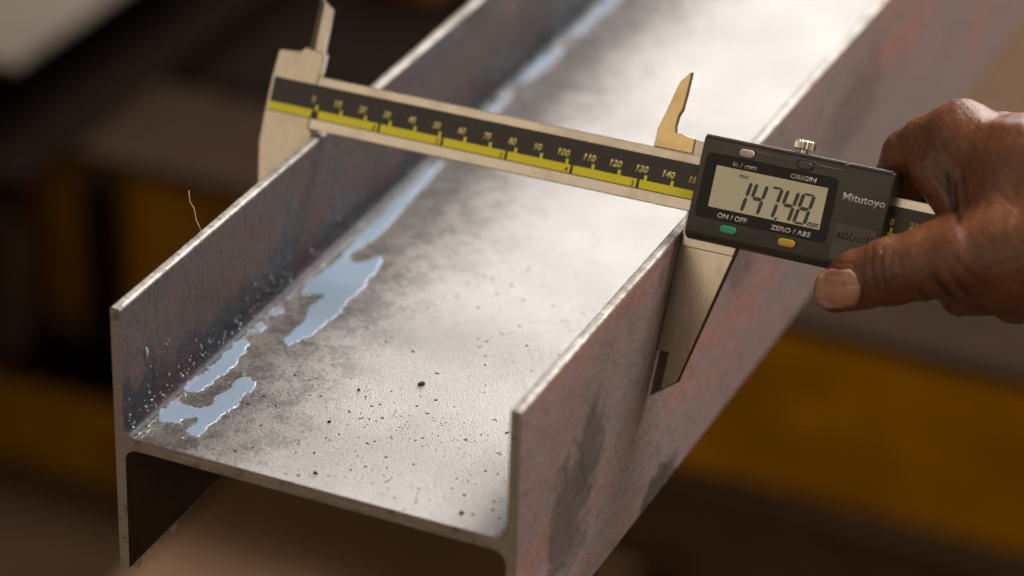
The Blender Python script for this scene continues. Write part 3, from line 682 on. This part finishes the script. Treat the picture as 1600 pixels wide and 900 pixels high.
def nail():
    # plate: a grid over the last joint of the thumb, rounded at the tip, arched across, sunk at the cuticle
    base = np.array((219.6, -13.0)); tip = np.array((204.6, -16.6)); axis = (tip-base)/np.linalg.norm(tip-base); L = np.linalg.norm(tip-base); side = np.array((-axis[1], axis[0]))
    nu, nv = 26, 21; V = []; F = []
    for i in range(nu):
        a = i/(nu-1)
        wd = 7.0*(1-.16*(1-a)) * (1.0 if a < .72 else math.sqrt(max(0.0, 1-((a-.72)/.30)**2)))*(1 if a > .1 else .78+2.2*a)
        for j in range(nv):
            b = -1+2*j/(nv-1)
            bow = -2.0*(1-b*b)*(1-a)
            p = base+axis*(a*L)+axis*bow+side*(b*wd)
            V.append((p[0], p[1], 40.0))
    V = np.array(V)
    for _ in range(60):                       # drop the plate on the skin
        d = hand_sdf(V); V[:, 2] -= np.clip(d, -1, 1.2)*.8
    for i in range(nu):
        a = i/(nu-1)
        for j in range(nv):
            b = -1+2*j/(nv-1); r = V[i*nv+j]
    # smooth the plate and lift it proud of the skin, least at cuticle and sides
    Z = V[:, 2].reshape(nu, nv)
    Zc = Z[:, nv//2]
    fit = np.polyfit(np.linspace(0, 1, nu)[:20], Zc[:20], 2); zc = np.polyval(fit, np.linspace(0, 1, nu))
    bb = np.linspace(-1, 1, nv)
    Z2 = np.maximum(Z + .25, zc[:, None] + .45 - 4.0*(bb**2)[None, :]*np.ones((nu, 1)))
    Z2 = np.where(np.abs(bb)[None, :] > .93, Z-.1, Z2); Z2[0] = Z[0]-.1
    V[:, 2] = Z2.ravel()
    for i in range(nu-1):
        for j in range(nv-1): F.append((i*nv+j, i*nv+j+1, (i+1)*nv+j+1, (i+1)*nv+j))
    n0 = len(V); V2 = V.copy(); V2[:, 2] -= .7
    allV = np.concatenate([V, V2]); F += [tuple(x+n0 for x in f[::-1]) for f in F]
    ring = [i*nv for i in range(nu)] + [(nu-1)*nv+j for j in range(1, nv)] + [i*nv+nv-1 for i in range(nu-2, -1, -1)] + [j for j in range(nv-2, 0, -1)]
    for q in range(len(ring)):
        a, b = ring[q], ring[(q+1) % len(ring)]; F.append((a, b, b+n0, a+n0))
    return link('thumb_nail', allV, F, mat_nail(), hand, True)
nl = nail(); tag(nl, 'broad worn thumb nail with fine ridges')

# ------------------------------------------------------------------ out-of-focus workshop behind
def mat_worn(name, paint, dirt, sc=6, amt=.6, rough=.55):
    t = NT(name); c = t.coord(); n = t.noise(c, sc, 6, .65, .4); n2 = t.noise(c, sc*6, 4)
    base = t.mix(t.math('MULTIPLY', t.ramp(n, .42, .62), amt), paint, dirt); base = t.mix(t.math('MULTIPLY', t.ramp(n2, .5, .7), .3), base, dirt)
    return t.set(Base_Color=base, Roughness=rough, Specular_IOR_Level=.015, Normal=t.bump(n2, .002, .3))
M['paint'] = mat_worn('worn_yellow_paint', (.36, .165, .002), (.16, .07, .004))
M['paint_dim'] = mat_worn('dim_yellow_paint', (.19, .09, .004), (.05, .026, .008), 8, .8)  # darker copy of the yellow; weaker light at left put into the colour
M['cabinet'] = mat_worn('brown_cabinet_paint', (.10, .062, .038), (.05, .031, .02), 5, .6, .8)
M['grime'] = mat_worn('grimy_brown_steel', (.026, .0155, .0100), (.013, .008, .005), rough=.8)
M['floor'] = mat_worn('oily_brown_concrete', (.075, .046, .029), (.03, .019, .013), 2.2, .7, .75)
M['black'] = mat_worn('near_black_steel', (.008, .005, .0033), (.005, .003, .002), rough=.8)  # near-black; the dark gap behind the bench is put into this colour
M['pale'] = mat_worn('pale_dusty_steel', (.12, .10, .085), (.08, .064, .053), 5, .4)
fl = link('floor', [(-9000, -2000, -900), (7000, -2000, -900), (7000, 9000, -900), (-9000, 9000, -900)], [(0, 1, 2, 3)], M['floor']); tag(fl, kind='structure')
def box(name, x0, x1, y0, y1, z0, z1, mat, parent=None, bevel=3.0):
    return prism(name, [(x0, y0), (x1, y0), (x1, y1), (x0, y1)], z0, z1, mat, parent, bevel)
rk = empty('roller_bench'); tag(rk, 'blurred yellow steel bench rail with grimy brown top behind the beam', 'bench')
box('rail', -1500, -333, 945, 957, -582, -457, M['paint_dim'], rk); box('rail', -330, 900, 945, 957, -582, -457, M['paint'], rk)  # left piece split off to carry the dimmed yellow
box('top_plate', -1500, 900, 938, 1066, -456, -446, M['grime'], rk)
box('lower_flange', -1500, 900, 940, 1040, -598, -584, M['cabinet'], rk)
box('post', -596, -572, 925, 944, -590, -460, M['black'], rk)
box('leg', -1400, -1320, 960, 1040, -899, -600, M['paint'], rk); box('leg', 700, 780, 960, 1040, -899, -600, M['paint'], rk)
r2 = empty('floor_rail'); tag(r2, 'blurred lower yellow steel rail at the left, nearer the floor', 'rail')
box('rail', -1500, -545, 945, 960, -735, -660, M['paint_dim'], r2); box('rail_flange', -1500, -540, 940, 1010, -752, -736, M['black'], r2)
box('foot', -1200, -1120, 965, 1035, -899, -753, M['black'], r2); box('foot', -640, -580, 965, 1035, -899, -753, M['black'], r2)

mc = empty('dark_gap_machine'); tag(mc, 'near-black machine block added to fill in the dark gap behind the bench', 'machine')  # added block; the gap's darkness is put into its colour
box('body', -1250, -140, 1120, 2600, -899, -470, M['black'], mc, 8); box('side_cabinet', -400, 900, 1080, 1110, -899, -600, M['cabinet'], mc, 4); box('side_cover', -130, 900, 1120, 2600, -899, -470, M['cabinet'], mc, 8)  # right-hand boxes added to cover brightly lit floor
box('cover', -1230, -100, 1400, 2500, -468, -380, M['black'], mc, 8)
box('orange_cap', -560, -515, 1330, 1375, -468, -410, mat_worn('orange_paint', (.30, .09, .02), (.12, .04, .01)), mc, 6)
pb = empty('stacked_beam'); tag(pb, 'blurred pale steel beam lying on the bench, upper left', 'steel beam')
box('flange', -760, -607, 868, 2400, -356, -350, M['pale'], pb, 1); box('flange', -760, -607, 868, 2400, -445.5, -439, M['black'], pb, 1); box('web', -687, -681, 868, 2400, -438, -357, M['black'], pb, 1)
po = box('steel_post', -700, -632, 885, 915, -600, -462, M['grime'], None, 4); tag(po, 'blurred pale post standing before the bench at far left', 'post')
sh = box('stand_in_board', -515, -190, 760, 1010, -735, -715, mat_worn('lit_floor_brown', (.20, .12, .072), (.09, .053, .034), 3, .5), None, 3); tag(sh, 'blurred brown board added in place of lit floor, low under the sawn end of the beam', 'board')  # added board; the lit floor's brown is put into its colour
sb = box('stand_in_board', -1100, -519, 760, 925, -737, -717, mat_worn('darker_floor_brown', (.045, .026, .015), (.02, .012, .007), 3, .5), None, 3); tag(sb, 'blurred darker brown board added in place of floor at the bottom left corner', 'board')  # second board added in place of floor, darker than the first
